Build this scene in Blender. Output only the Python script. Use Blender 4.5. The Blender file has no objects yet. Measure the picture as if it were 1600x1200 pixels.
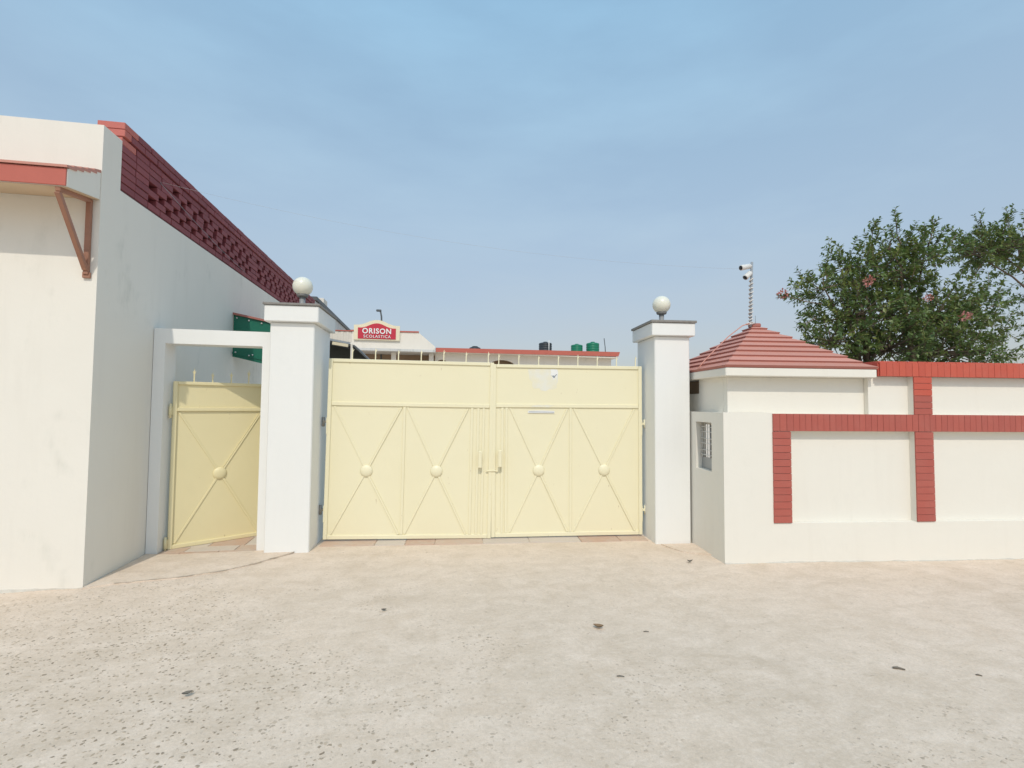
import bpy, bmesh, math, random
from mathutils import Vector, Matrix
R_ = math.radians
random.seed(7)
scene = bpy.context.scene
C = scene.collection

# ------------------------------------------------------------------ camera
cam_d = bpy.data.cameras.new('camera')
cam = bpy.data.objects.new('camera', cam_d); C.objects.link(cam)
fw = Vector((0.1722, 0.9841, 0.0441)).normalized()
up = Vector((-0.0155, -0.0414, 0.9990)); up = (up - fw * up.dot(fw)).normalized()
rt = fw.cross(up)
M = Matrix((rt, up, -fw)).transposed().to_4x4()
M.translation = (0, 0, 1.6)
cam.matrix_world = M
cam_d.sensor_width = 36; cam_d.lens = 760 / 1600 * 36
cam_d.clip_start = 0.05; cam_d.clip_end = 2000
scene.camera = cam
scene.render.resolution_x = 1024; scene.render.resolution_y = 768

# ------------------------------------------------------------------ sky, sun, exposure
SUN = Vector((0.17, 1.0, -1.145))          # the way the sunlight travels
world = bpy.data.worlds.new('World'); scene.world = world; world.use_nodes = True
wn = world.node_tree; wn.nodes.clear()
out = wn.nodes.new('ShaderNodeOutputWorld'); bg = wn.nodes.new('ShaderNodeBackground')
sky = wn.nodes.new('ShaderNodeTexSky'); sky.sky_type = 'NISHITA'; sky.sun_disc = False
sky.sun_elevation = math.asin(-SUN.normalized().z)
sky.sun_rotation = math.atan2(-SUN.x, -SUN.y)
sky.altitude = 0; sky.air_density = 1.0; sky.dust_density = 2.5; sky.ozone_density = 1.0
# faint high cirrus over the whole dome
tc = wn.nodes.new('ShaderNodeTexCoord'); mp = wn.nodes.new('ShaderNodeMapping')
mp.inputs['Scale'].default_value = (1.2, 1.6, 4.5); mp.inputs['Rotation'].default_value = (0.25, 0.2, 0.5)
nz = wn.nodes.new('ShaderNodeTexNoise'); nz.inputs['Scale'].default_value = 1.6; nz.inputs['Detail'].default_value = 7; nz.inputs['Roughness'].default_value = 0.55
rp = wn.nodes.new('ShaderNodeMapRange'); rp.inputs['From Min'].default_value = 0.42; rp.inputs['From Max'].default_value = 0.8
rp.inputs['To Min'].default_value = 0.58; rp.inputs['To Max'].default_value = 0.80
mx = wn.nodes.new('ShaderNodeMix'); mx.data_type = 'RGBA'
# the dusty air's own veil: whiter to the horizon, bluer overhead, the same all round
sep = wn.nodes.new('ShaderNodeSeparateXYZ'); vr = wn.nodes.new('ShaderNodeValToRGB')
vr.color_ramp.elements[0].position = 0.03; vr.color_ramp.elements[0].color = (3.70, 3.62, 3.50, 1)
vr.color_ramp.elements[1].position = 0.75; vr.color_ramp.elements[1].color = (2.45, 4.60, 6.40, 1)
el = vr.color_ramp.elements.new(0.33); el.color = (3.45, 4.45, 5.25, 1)
wn.links.new(tc.outputs['Generated'], sep.inputs[0]); wn.links.new(sep.outputs['Z'], vr.inputs['Fac']); wn.links.new(vr.outputs['Color'], mx.inputs['B'])
L = wn.links.new
L(tc.outputs['Generated'], mp.inputs['Vector']); L(mp.outputs['Vector'], nz.inputs['Vector'])
L(nz.outputs['Fac'], rp.inputs['Value']); L(rp.outputs['Result'], mx.inputs['Factor'])
L(sky.outputs['Color'], mx.inputs['A']); L(mx.outputs['Result'], bg.inputs['Color'])
bg.inputs['Strength'].default_value = 0.15
L(bg.outputs['Background'], out.inputs['Surface'])

sd = bpy.data.lights.new('sun', 'SUN'); sd.energy = 2.0; sd.angle = R_(0.55); sd.color = (1.0, 0.93, 0.82)
sun = bpy.data.objects.new('sun', sd); C.objects.link(sun)
sun.rotation_euler = SUN.to_track_quat('-Z', 'Y').to_euler(); sun.location = (-3, -8, 14)

scene.view_settings.view_transform = 'Standard'; scene.view_settings.look = 'None'
scene.view_settings.exposure = 0.0; scene.view_settings.gamma = 1.0
scene.view_settings.use_curve_mapping = False
scene.render.engine = 'CYCLES'
scene.cycles.max_bounces = 6; scene.cycles.diffuse_bounces = 4

# ------------------------------------------------------------------ materials
class NT:
    def __init__(s, name):
        s.m = bpy.data.materials.new(name); s.m.use_nodes = True
        s.t = s.m.node_tree; s.b = s.t.nodes['Principled BSDF']
    def n(s, typ, **kw):
        nd = s.t.nodes.new(typ)
        for k, v in kw.items():
            if k in nd.inputs.keys(): nd.inputs[k].default_value = v
            else: setattr(nd, k, v)
        return nd
    def l(s, a, b): s.t.links.new(a, b)
    def noise(s, scale, detail=4, rough=.55, vec=None, dist=0):
        nd = s.n('ShaderNodeTexNoise', Scale=scale, Detail=detail, Roughness=rough, Distortion=dist)
        if vec is not None: s.l(vec, nd.inputs['Vector'])
        return nd.outputs['Fac']
    def pos(s, scale=(1, 1, 1)):
        g = s.n('ShaderNodeNewGeometry'); m = s.n('ShaderNodeMapping', Scale=scale)
        s.l(g.outputs['Position'], m.inputs['Vector']); return m.outputs['Vector']
    def rng(s, v, a, b, c=0., d=1.):
        nd = s.n('ShaderNodeMapRange'); nd.inputs[1].default_value = a; nd.inputs[2].default_value = b
        nd.inputs[3].default_value = c; nd.inputs[4].default_value = d; s.l(v, nd.inputs[0]); return nd.outputs[0]
    def mix(s, f, a, b, blend='MIX'):
        nd = s.n('ShaderNodeMix', data_type='RGBA', blend_type=blend)
        for sock, v in ((nd.inputs['Factor'], f), (nd.inputs['A'], a), (nd.inputs['B'], b)):
            if isinstance(v, bpy.types.NodeSocket): s.l(v, sock)
            else: sock.default_value = v if isinstance(v, (int, float)) else (*v, 1)
        return nd.outputs['Result']
    def mul(s, a, b):
        nd = s.n('ShaderNodeMath', operation='MULTIPLY')
        for i, v in enumerate((a, b)):
            if isinstance(v, bpy.types.NodeSocket): s.l(v, nd.inputs[i])
            else: nd.inputs[i].default_value = v
        return nd.outputs[0]
    def add(s, a, b):
        nd = s.n('ShaderNodeMath', operation='ADD')
        for i, v in enumerate((a, b)):
            if isinstance(v, bpy.types.NodeSocket): s.l(v, nd.inputs[i])
            else: nd.inputs[i].default_value = v
        return nd.outputs[0]
    def col(s, v): 
        if isinstance(v, bpy.types.NodeSocket): s.l(v, s.b.inputs['Base Color'])
        else: s.b.inputs['Base Color'].default_value = (*v, 1)
    def bump(s, h, strength=.3, dist=.01):
        nd = s.n('ShaderNodeBump', Strength=strength, Distance=dist); s.l(h, nd.inputs['Height'])
        s.l(nd.outputs['Normal'], s.b.inputs['Normal'])
    def rough(s, v):
        if isinstance(v, bpy.types.NodeSocket): s.l(v, s.b.inputs['Roughness'])
        else: s.b.inputs['Roughness'].default_value = v

def plaster(name, col, dirt, streak=.25, patch=.10, stain=(.30, .33, .28), st_amt=.35):
    m = NT(name)
    big = m.rng(m.noise(1.1, 5, .6, m.pos()), .35, .7)
    fine = m.noise(38, 2, .6, m.pos())
    run = m.rng(m.noise(1.0, 5, .65, m.pos((5, 5, .55))), .52, .80)
    c = m.mix(m.mul(big, patch), col, dirt)
    c = m.mix(m.mul(run, streak), c, dirt)
    blot = m.mul(m.rng(m.noise(1.3, 4, .7, m.pos((1, 1, .7))), .54, .74), m.rng(m.noise(9, 4, .7, m.pos((1, 1, .35))), .42, .7))
    c = m.mix(m.mul(blot, st_amt), c, stain)
    speck = m.rng(m.noise(75, 2, .5, m.pos()), .73, .78)
    c = m.mix(m.mul(speck, .16), c, stain)
    m.col(c); m.rough(.86); m.b.inputs['Specular IOR Level'].default_value = .25
    m.bump(m.add(m.mul(m.noise(2.2, 3, .5, m.pos()), 2.2), m.mul(fine, .22)), .22, .012)
    return m.m

def paint_brick(name, a, b, rough=.75, dusty=.18):
    m = NT(name)
    oi = m.n('ShaderNodeObjectInfo')
    c = m.mix(oi.outputs['Random'], a, b)
    c = m.mix(m.mul(m.rng(m.noise(7, 5, .6, m.pos()), .45, .75), dusty), c, (.50, .30, .25))
    c = m.mix(m.mul(m.rng(m.noise(60, 3, .6, m.pos()), .55, .8), .25), c, (a[0]*.6, a[1]*.6, a[2]*.6))
    m.col(c); m.rough(rough); m.b.inputs['Specular IOR Level'].default_value = .3
    m.bump(m.noise(45, 4, .65, m.pos()), .30, .006)
    return m.m

def metal_paint(name, col, worn, rough=.42, rust=.5, wave=1.0):
    m = NT(name)
    c = m.mix(m.mul(m.rng(m.noise(1.7, 4, .6, m.pos((1, 1, .6))), .35, .75), .35), col, worn)
    spot = m.mul(m.rng(m.noise(11, 5, .7, m.pos((1.5, 1, .6))), .675, .74), rust)
    c = m.mix(spot, c, (.33, .19, .09))
    m.col(c); m.rough(m.rng(m.noise(5, 3, .5, m.pos()), .3, .7, rough - .06, rough + .12))
    m.bump(m.add(m.mul(m.noise(2.4, 2, .5, m.pos()), wave * 3), m.mul(m.noise(90, 2, .5, m.pos()), .06)), .16, .012)
    return m.m

def simple(name, col, rough=.6, metallic=0., var=.15, scale=6, bump=.15, spec=.4):
    m = NT(name)
    c = m.mix(m.mul(m.rng(m.noise(scale, 4, .6, m.pos()), .3, .75), var), col, tuple(x * .5 for x in col))
    m.col(c); m.rough(rough); m.b.inputs['Metallic'].default_value = metallic; m.b.inputs['Specular IOR Level'].default_value = spec
    if bump: m.bump(m.noise(scale * 8, 3, .6, m.pos()), bump, .004)
    return m.m

MT = {}
MT['cream'] = plaster('cream_plaster', (.80, .765, .690), (.67, .63, .56), .28, .14, (.40, .41, .35), .60)
MT['creamw'] = plaster('warm_cream_plaster', (.785, .755, .680), (.66, .61, .53), .18, .10, st_amt=.15)
MT['white'] = plaster('white_plaster', (.80, .80, .775), (.69, .685, .66), .22, .08, st_amt=.10)
MT['farwhite'] = plaster('far_cream_plaster', (.77, .72, .64), (.60, .55, .48), .30, .15)
MT['greywash'] = plaster('streaked_whitewash', (.62, .62, .605), (.37, .37, .36), .9, .3, st_amt=.6)
MT['redpar'] = paint_brick('maroon_painted_brick', (.275, .072, .078), (.22, .056, .064), .62, .05)
MT['redsunlit'] = paint_brick('sunlit_brick_end', (.54, .165, .135), (.50, .14, .115), .65, .15)  # brighter copy of the parapet brick, sunlight put into its colour
MT['soffit'] = simple('tan_soffit', (.66, .50, .345), .8, var=.2, scale=2)  # one tan tone for the panel under the sunshade
MT['redjoint'] = paint_brick('maroon_joint', (.13, .038, .043), (.13, .038, .043), .8, .0)
MT['redwall'] = paint_brick('red_oxide_brick', (.43, .112, .086), (.395, .102, .080), .6, .08)
MT['redtop'] = paint_brick('bright_red_brick', (.54, .108, .070), (.50, .098, .066), .55, .10)
MT['redback'] = simple('red_joint', (.27, .075, .06), .8)
MT['pinkback'] = simple('pale_pink_joint', (.60, .34, .29), .8)
MT['rooftile'] = paint_brick('faded_red_roof', (.60, .285, .225), (.53, .245, .19), .7, .35)
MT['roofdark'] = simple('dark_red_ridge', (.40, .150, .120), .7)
MT['redfascia'] = simple('red_fascia_paint', (.50, .135, .098), .5, var=.2, scale=3)
MT['bracket'] = simple('brown_steel', (.38, .185, .12), .5, var=.3)
MT['gate'] = metal_paint('cream_yellow_gate_paint', (.80, .745, .530), (.77, .705, .475))
MT['pedgate'] = metal_paint('yellow_gate_paint', (.775, .69, .42), (.73, .635, .365))
MT['steel'] = simple('grey_steel', (.34, .33, .31), .45, .6, var=.3)
MT['granite'] = simple('grey_granite', (.27, .255, .235), .6, var=.45, scale=25)
MT['darkgrey'] = simple('dark_grey_plastic', (.10, .11, .115), .5)
MT['collar'] = simple('grey_collar', (.20, .20, .195), .5)
MT['pipe'] = simple('galvanised_pipe', (.36, .37, .37), .45, .4)
MT['green'] = simple('green_sheet', (.015, .150, .095), .35, var=.35, scale=3)
MT['greentank'] = simple('green_tank', (.012, .19, .105), .4, var=.2, scale=4)
MT['blacktank'] = simple('black_tank', (.035, .042, .048), .5, var=.2, scale=4)
MT['dark'] = simple('painted_shade', (.14, .142, .125), .9)  # dark tone stands in for shade under the porch and behind the grille
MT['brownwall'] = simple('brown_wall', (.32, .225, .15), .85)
MT['signred'] = simple('sign_red', (.52, .030, .055), .45, var=.1)
MT['signcream'] = simple('sign_cream', (.77, .69, .50), .6, var=.1)
MT['letter'] = simple('white_letter', (.80, .80, .78), .5, var=.05)
m = NT('torn_paper2'); m.col(m.mix(m.rng(m.noise(9, 5, .6, m.pos()), .35, .7), (.745, .735, .66), (.765, .72, .545))); m.rough(.9); MT['paper'] = m.m
MT['ink'] = simple('grey_ink', (.28, .31, .34), .9)
MT['bark'] = simple('bark', (.17, .125, .09), .9, var=.5, scale=12, bump=.6)
MT['cable'] = simple('pale_cable', (.62, .62, .60), .6)
MT['skywire'] = simple('weathered_wire', (.46, .48, .50), .7)
MT['darkcable'] = simple('grey_cable', (.30, .33, .36), .6)
MT['camwhite'] = simple('camera_white', (.72, .71, .68), .4, var=.1)
MT['lens'] = simple('lens_black', (.01, .01, .012), .1, var=0)
MT['leafdry'] = simple('dry_leaf', (.26, .165, .09), .8, var=.4, scale=30)
MT['stickm'] = simple('dry_twig', (.20, .175, .14), .9, var=.4, scale=30)
MT['mortar'] = simple('rough_mortar', (.62, .575, .50), .95, var=.3, scale=20, bump=.5)
MT['crack'] = simple('dirt_in_joint', (.42, .385, .32), .95, var=.4, scale=30)

# opal globe
m = NT('opal_globe'); m.col(m.mix(m.mul(m.noise(4, 4, .6, m.pos()), .3), (.77, .76, .66), (.70, .68, .56))); m.rough(.28)
m.b.inputs['Subsurface Weight'].default_value = .25; m.b.inputs['Subsurface Radius'].default_value = (.05, .05, .04); MT['opal'] = m.m

# concrete yard
def concrete(name, smooth=False):
    m = NT(name)
    p = m.pos()
    big = m.rng(m.noise(.55, 5, .6, p, .4), .30, .72)
    mid = m.rng(m.noise(2.6, 6, .68, m.pos((1, 1.8, 1)), .6), .35, .72)
    fine = m.noise(46, 3, .7, p)
    c = m.mix(big, (0.605, 0.495, 0.383), (0.755, 0.612, 0.480))
    c = m.mix(m.mul(mid, .62), c, (0.905, 0.768, 0.648))
    c = m.mix(m.mul(m.rng(m.noise(1.1, 4, .7, m.pos((1.6, 1, 1)), .8), .52, .72), .26), c, (0.502, 0.412, 0.300))
    c = m.mix(m.mul(m.rng(m.noise(9, 4, .78, p, .3), .48, .70), .42), c, (0.512, 0.412, 0.307))
    c = m.mix(m.mul(m.rng(m.noise(150, 2, .7, p), .42, .62), .22), c, (0.399, 0.339, 0.276))
    c = m.mix(m.mul(m.rng(m.noise(22, 3, .7, m.pos((1, 2.2, 1))), .50, .66), .30), c, (0.773, 0.676, 0.582))
    c = m.mix(m.mul(m.rng(fine, .35, .7), .26), c, (0.428, 0.342, 0.262))
    h = m.mul(fine, .5)
    if not smooth:
        # worn-open aggregate: pebbles set in the paste, in patches
        vo = m.n('ShaderNodeTexVoronoi', Scale=42.0, Randomness=1.0)
        wv = m.n('ShaderNodeVectorMath', operation='ADD')
        nn = m.n('ShaderNodeTexNoise', Scale=40.0); m.l(p, nn.inputs['Vector'])
        sc = m.n('ShaderNodeVectorMath', operation='SCALE'); sc.inputs['Scale'].default_value = .028
        m.l(nn.outputs['Color'], sc.inputs[0]); m.l(p, wv.inputs[0]); m.l(sc.outputs['Vector'], wv.inputs[1])
        m.l(wv.outputs['Vector'], vo.inputs['Vector'])
        sep = m.n('ShaderNodeSeparateColor'); m.l(vo.outputs['Color'], sep.inputs['Color'])
        thr = m.rng(sep.outputs[0], .12, 1.0, .0, .46)            # only some cells hold a pebble, of different size
        lt = m.n('ShaderNodeMath', operation='SUBTRACT'); m.l(thr, lt.inputs[0]); m.l(vo.outputs['Distance'], lt.inputs[1])
        peb = m.rng(lt.outputs[0], -.02, .09)
        g = m.n('ShaderNodeNewGeometry'); sx = m.n('ShaderNodeSeparateXYZ'); m.l(g.outputs['Position'], sx.inputs[0])
        west = m.rng(sx.outputs['X'], -2.5, 2.2, .20, -.13)        # the yard is more worn on its left side
        near = m.rng(sx.outputs['Y'], 2.2, 4.6, .12, -.10)
        mask = m.rng(m.add(m.add(m.noise(.85, 5, .65, p), west), near), .50, .66)
        pm = m.mul(peb, mask)
        pc = m.mix(sep.outputs[1], (0.222, 0.172, 0.117), (0.551, 0.437, 0.317))
        c = m.mix(m.mul(pm, .85), c, pc)
        pit = m.mul(m.rng(m.noise(24, 3, .6, p), .66, .72), .5)
        c = m.mix(pit, c, (0.354, 0.281, 0.206))
        h = m.add(h, m.mul(pm, .9)); h = m.add(h, m.mul(pit, -1.2))
    m.col(c); m.rough(.93); m.b.inputs['Specular IOR Level'].default_value = .2
    m.bump(m.add(h, m.mul(m.noise(3, 3, .6, p), 2.5)), .55, .008)
    return m.m
MT['concrete'] = concrete('worn_concrete')
MT['smoothc'] = concrete('trowelled_concrete', True)
def slabmat(name, a, b):
    m = NT(name); oi = m.n('ShaderNodeObjectInfo')
    c = m.mix(oi.outputs['Random'], a, b)
    c = m.mix(m.mul(m.rng(m.noise(6, 6, .7, m.pos()), .45, .7), .55), c, (0.540, 0.497, 0.426))
    c = m.mix(m.mul(m.noise(60, 3, .6, m.pos()), .2), c, (.3, .22, .17))
    m.col(c); m.rough(.7); m.bump(m.noise(40, 4, .6, m.pos()), .2, .004); return m.m
MT['pinkslab'] = slabmat('pink_stone', (0.511, 0.334, 0.241), (0.568, 0.426, 0.327))
MT['paleslab'] = slabmat('pale_stone', (0.582, 0.497, 0.419), (0.625, 0.554, 0.476))

# leaves: tint per leaf stored on the mesh
def leafmat(name, a, b, cc):
    m = NT(name)
    at = m.n('ShaderNodeAttribute', attribute_name='tint')
    sep = m.n('ShaderNodeSeparateColor'); m.l(at.outputs['Color'], sep.inputs['Color'])
    c = m.mix(sep.outputs[0], a, b); c = m.mix(m.mul(sep.outputs[1], .8), c, cc)
    m.col(c); m.rough(.42); m.b.inputs['Specular IOR Level'].default_value = .35
    tr = m.n('ShaderNodeBsdfTranslucent'); 
    t2 = m.mix(.35, c, (.16, .22, .02)); m.l(t2, tr.inputs['Color'])
    ms = m.n('ShaderNodeMixShader'); ms.inputs[0].default_value = .28
    o = m.t.nodes['Material Output']
    m.l(m.b.outputs[0], ms.inputs[1]); m.l(tr.outputs[0], ms.inputs[2]); m.l(ms.outputs[0], o.inputs['Surface'])
    return m.m
MT['leaf'] = leafmat('myrtle_leaf', (.062, .120, .046), (.155, .225, .066), (.28, .29, .075))
MT['flower'] = leafmat('pink_flower', (.62, .17, .16), (.68, .30, .27), (.70, .45, .40))

# ------------------------------------------------------------------ mesh helpers
def link(name, me, mat=None, parent=None, smooth=False):
    o = bpy.data.objects.new(name, me); C.objects.link(o)
    if mat is not None and not me.materials: me.materials.append(MT[mat] if isinstance(mat, str) else mat)
    if parent is not None: o.parent = parent
    if smooth:
        for p in me.polygons: p.use_smooth = True
    return o
def bmfin(bm, name, mat, parent=None, smooth=False):
    me = bpy.data.meshes.new(name); bmesh.ops.recalc_face_normals(bm, faces=bm.faces); bm.to_mesh(me); bm.free()
    return link(name, me, mat, parent, smooth)
def bmbox(bm, x0, x1, y0, y1, z0, z1, bev=0., mtx=None):
    r = bmesh.ops.create_cube(bm, size=1.0)
    vs = r['verts']
    for v in vs:
        v.co = Vector((x0 + (v.co.x + .5) * (x1 - x0), y0 + (v.co.y + .5) * (y1 - y0), z0 + (v.co.z + .5) * (z1 - z0)))
        if mtx is not None: v.co = mtx @ v.co
    if bev > 0:
        es = list({e for v in vs for e in v.link_edges})
        bmesh.ops.bevel(bm, geom=es, offset=bev, segments=1, affect='EDGES')
def box(name, x0, x1, y0, y1, z0, z1, mat, parent=None, bev=.006, mtx=None):
    bm = bmesh.new(); bmbox(bm, x0, x1, y0, y1, z0, z1, bev, mtx); return bmfin(bm, name, mat, parent)
def prism(name, pts, axis, a, b, mat, parent=None):
    """polygon pts (2D) extruded along axis from a to b; for 'x' pts=(y,z), 'y' pts=(x,z), 'z' pts=(x,y)"""
    f = {'x': lambda p, t: (t, p[0], p[1]), 'y': lambda p, t: (p[0], t, p[1]), 'z': lambda p, t: (p[0], p[1], t)}[axis]
    n = len(pts); vs = [f(p, a) for p in pts] + [f(p, b) for p in pts]
    fs = [tuple(range(n)), tuple(range(2 * n - 1, n - 1, -1))] + [(i, (i + 1) % n, n + (i + 1) % n, n + i) for i in range(n)]
    bm = bmesh.new(); bv = [bm.verts.new(v) for v in vs]
    for q in fs: bm.faces.new([bv[i] for i in q])
    return bmfin(bm, name, mat, parent)
def tubegeo(vs, fs, pts, rad, seg=8):
    base = len(vs); n = len(pts); prev = None
    for i, p in enumerate(pts):
        p = Vector(p)
        d = (Vector(pts[min(i + 1, n - 1)]) - Vector(pts[max(i - 1, 0)])).normalized()
        if prev is None:
            a = d.orthogonal().normalized()
        else:
            a = (prev - d * prev.dot(d)).normalized()
        prev = a; b = d.cross(a); r = rad[i] if isinstance(rad, (list, tuple)) else rad
        for k in range(seg):
            t = 2 * math.pi * k / seg; q = p + (a * math.cos(t) + b * math.sin(t)) * r; vs.append((q.x, q.y, q.z))
    for i in range(n - 1):
        for k in range(seg):
            fs.append((base + i * seg + k, base + i * seg + (k + 1) % seg, base + (i + 1) * seg + (k + 1) % seg, base + (i + 1) * seg + k))
    fs.append(tuple(base + k for k in reversed(range(seg)))); fs.append(tuple(base + (n - 1) * seg + k for k in range(seg)))
def tube(name, pts, rad, mat, parent=None, seg=8):
    vs, fs = [], []; tubegeo(vs, fs, pts, rad, seg)
    me = bpy.data.meshes.new(name); me.from_pydata(vs, [], fs); return link(name, me, mat, parent, True)
def lathe(name, prof, mat, parent=None, seg=32, loc=(0, 0, 0), axis='z', smooth=True):
    vs, fs = [], []
    for r, z in prof:
        for k in range(seg):
            t = 2 * math.pi * k / seg
            x, y = r * math.cos(t), r * math.sin(t)
            v = (x, y, z) if axis == 'z' else ((x, -z, y))
            vs.append((v[0] + loc[0], v[1] + loc[1], v[2] + loc[2]))
    for i in range(len(prof) - 1):
        for k in range(seg): fs.append((i * seg + k, i * seg + (k + 1) % seg, (i + 1) * seg + (k + 1) % seg, (i + 1) * seg + k))
    fs.append(tuple(range(seg - 1, -1, -1))); fs.append(tuple((len(prof) - 1) * seg + k for k in range(seg)))
    bm = bmesh.new(); bv = [bm.verts.new(v) for v in vs]
    for q in fs:
        try: bm.faces.new([bv[i] for i in q])
        except ValueError: pass
    bmesh.ops.remove_doubles(bm, verts=bm.verts, dist=1e-5)
    return bmfin(bm, name, mat, parent, smooth)
def thing(name, label, cat, loc=(0, 0, 0), rz=0, group=None):
    o = bpy.data.objects.new(name, None); C.objects.link(o); o.empty_display_size = .2
    o.location = loc; o.rotation_euler = (0, 0, rz); return tag(o, label, cat, group)
def tag(o, label, cat, group=None):
    o['label'] = label; o['category'] = cat
    if group: o['group'] = group
    return o
def struct(o): o['kind'] = 'structure'; return o
_bc = {}
def brickmesh(dx, dy, dz, mat, bev=.004):
    k = (round(dx, 3), round(dy, 3), round(dz, 3), mat)
    if k not in _bc:
        bm = bmesh.new(); bmbox(bm, -dx / 2, dx / 2, -dy / 2, dy / 2, -dz / 2, dz / 2, bev)
        me = bpy.data.meshes.new('brick'); bmesh.ops.recalc_face_normals(bm, faces=bm.faces); bm.to_mesh(me); bm.free()
        me.materials.append(MT[mat]); _bc[k] = me
    return _bc[k]
def brick(dx, dy, dz, loc, mat, parent, jit=.0, name='brick', bev=.004):
    o = bpy.data.objects.new(name, brickmesh(dx, dy, dz, mat, bev)); C.objects.link(o); o.parent = parent
    o.location = Vector(loc) + Vector((random.uniform(-1, 1), random.uniform(-1, 1), random.uniform(-.4, .4))) * jit
    o.rotation_euler = (random.uniform(-1, 1) * jit, random.uniform(-1, 1) * jit, random.uniform(-1, 1) * jit)
    return o

# ------------------------------------------------------------------ ground
def grid_ground():
    xs = [-300, -120, -50, -20] + [-10 + i * .5 for i in range(45)] + [20, 50, 120, 300]
    ys = [-300, -100, -30, -8] + [-4 + i * .5 for i in range(25)] + [12, 20, 50, 120, 300]
    vs = [];
    for y in ys:
        for x in xs:
            z = 0
            if abs(x) < 12 and -4 < y < 5: z = .006 * math.sin(x * 1.7 + y) * math.sin(y * 1.3 - x * .4)
            vs.append((x, y, z))
    n = len(xs); fs = [(j * n + i, j * n + i + 1, (j + 1) * n + i + 1, (j + 1) * n + i) for j in range(len(ys) - 1) for i in range(n - 1)]
    me = bpy.data.meshes.new('ground'); me.from_pydata(vs, [], fs); return struct(link('ground', me, 'concrete', None, True))
grid_ground()

# trowelled ramp of newer concrete before the small gate
ap = [(-2.889, 4.79), (-2.679, 4.88), (-2.52, 4.90), (-2.345, 4.935), (-2.2, 4.955), (-2.05, 5.02), (-1.872, 5.085), (-1.75, 5.18), (-1.62, 5.31), (-1.52, 5.43), (-1.43, 5.54), (-1.364, 5.625), (-1.42, 5.66), (-1.69, 5.66), (-1.80, 5.74), (-2.0, 5.72), (-2.3, 5.715), (-2.6, 5.71), (-2.76, 5.74), (-2.889, 5.775)]
def sheet(name, pts, z0, z1, mat):
    bm = bmesh.new(); k = len(pts); cx = sum(p[0] for p in pts) / k; cy = sum(p[1] for p in pts) / k
    top = [bm.verts.new((cx + (p[0] - cx) * .985, cy + (p[1] - cy) * .985, z1)) for p in pts]; bot = [bm.verts.new((p[0], p[1], z0)) for p in pts]
    bm.faces.new(top)
    for i in range(k): bm.faces.new((bot[i], bot[(i + 1) % k], top[(i + 1) % k], top[i]))
    return bmfin(bm, name, mat)
struct(sheet('concrete_apron', ap, -.01, .012, 'smoothc'))
def ribbon(name, pts, w, z, mat, seed):
    rnd = random.Random(seed); vs, fs = [], []
    P = [Vector((*p, z)) for p in pts]; Q = []
    for a, b in zip(P[:-1], P[1:]):
        k = max(2, int((b - a).length / .03)); Q += [a.lerp(b, t / k) for t in range(k)]
    Q.append(P[-1])
    for i, q in enumerate(Q):
        d = (Q[min(i + 1, len(Q) - 1)] - Q[max(i - 1, 0)]).normalized(); sd_ = Vector((-d.y, d.x, 0)); o_ = rnd.uniform(-.006, .006)
        ww = w * rnd.uniform(.25, 1.2)
        vs += [tuple(q + sd_ * (o_ + ww)), tuple(q + sd_ * (o_ - ww))]
    fs = [(2 * i, 2 * i + 1, 2 * i + 3, 2 * i + 2) for i in range(len(Q) - 1)]
    me = bpy.data.meshes.new(name); me.from_pydata(vs, [], fs); return struct(link(name, me, mat))
ribbon('joint_crack', ap[1:12], .0042, .0165, 'crack', 3)
def foot(parent, p0, p1, nrm, seed, mat='mortar', h=.022, w=.03):
    '''rough cement fillet where a wall meets the yard'''
    rnd = random.Random(seed); p0 = Vector(p0); p1 = Vector(p1); nrm = Vector(nrm); n_ = int((p1 - p0).length / .045); vs, fs = [], []
    hh = ww = .5
    for i in range(n_ + 1):
        hh = min(1, max(.05, hh + rnd.uniform(-.35, .35))); ww = min(1, max(.1, ww + rnd.uniform(-.35, .35)))
        q = p0.lerp(p1, i / n_)
        vs += [tuple(q - nrm * .005 + Vector((0, 0, h * hh))), tuple(q + nrm * w * ww * .45 + Vector((0, 0, h * hh * .55))), tuple(q + nrm * w * ww + Vector((0, 0, -.006)))]
    for i in range(n_):
        for k in range(2): fs.append((3 * i + k, 3 * i + k + 1, 3 * i + k + 4, 3 * i + k + 3))
    me = bpy.data.meshes.new('cement_fillet'); me.from_pydata(vs, [], fs); return link('cement_fillet', me, mat, parent)
ap2 = [(2.70, 5.33), (2.74, 5.17), (2.80, 5.03), (2.90, 4.95), (3.0, 4.90), (3.06, 4.86), (3.10, 5.30)]
struct(sheet('concrete_apron', ap2, -.01, .011, 'smoothc'))

# stone thresholds: slabs laid one by one
th = bpy.data.objects.new('threshold', None); C.objects.link(th); struct(th); th.location = (-2.77, 5.70, 0)
def slab(parent, x0, x1, y0, y1, z, mat):
    o = box('slab', x0 + .003, x1 - .003, y0 + .003, y1 - .003, -.03, z, mat, parent, .003); return o
for i, (x0, x1) in enumerate(((-.0, .22), (.22, .60), (.60, .97))):
    slab(th, x0, x1, .02, .085, .010 + .001 * i, 'pinkslab')
for i, (x0, x1) in enumerate(((-.0, .24), (.24, .74), (.74, .97))):
    slab(th, x0, x1, .085, .27, .011 + .001 * (i % 2), ('pinkslab', 'paleslab', 'pinkslab')[i])
for i, (x0, x1) in enumerate(((-.0, .40), (.40, .78), (.78, 1.3))):
    slab(th, x0, x1, .27, .62, .010 + .001 * (i % 2), ('paleslab', 'pinkslab', 'paleslab')[i])
for i, (x0, x1) in enumerate(((-.0, .5), (.5, 1.3))):
    slab(th, x0, x1, .62, 1.3, .010, ('pinkslab', 'paleslab')[i])
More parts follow.
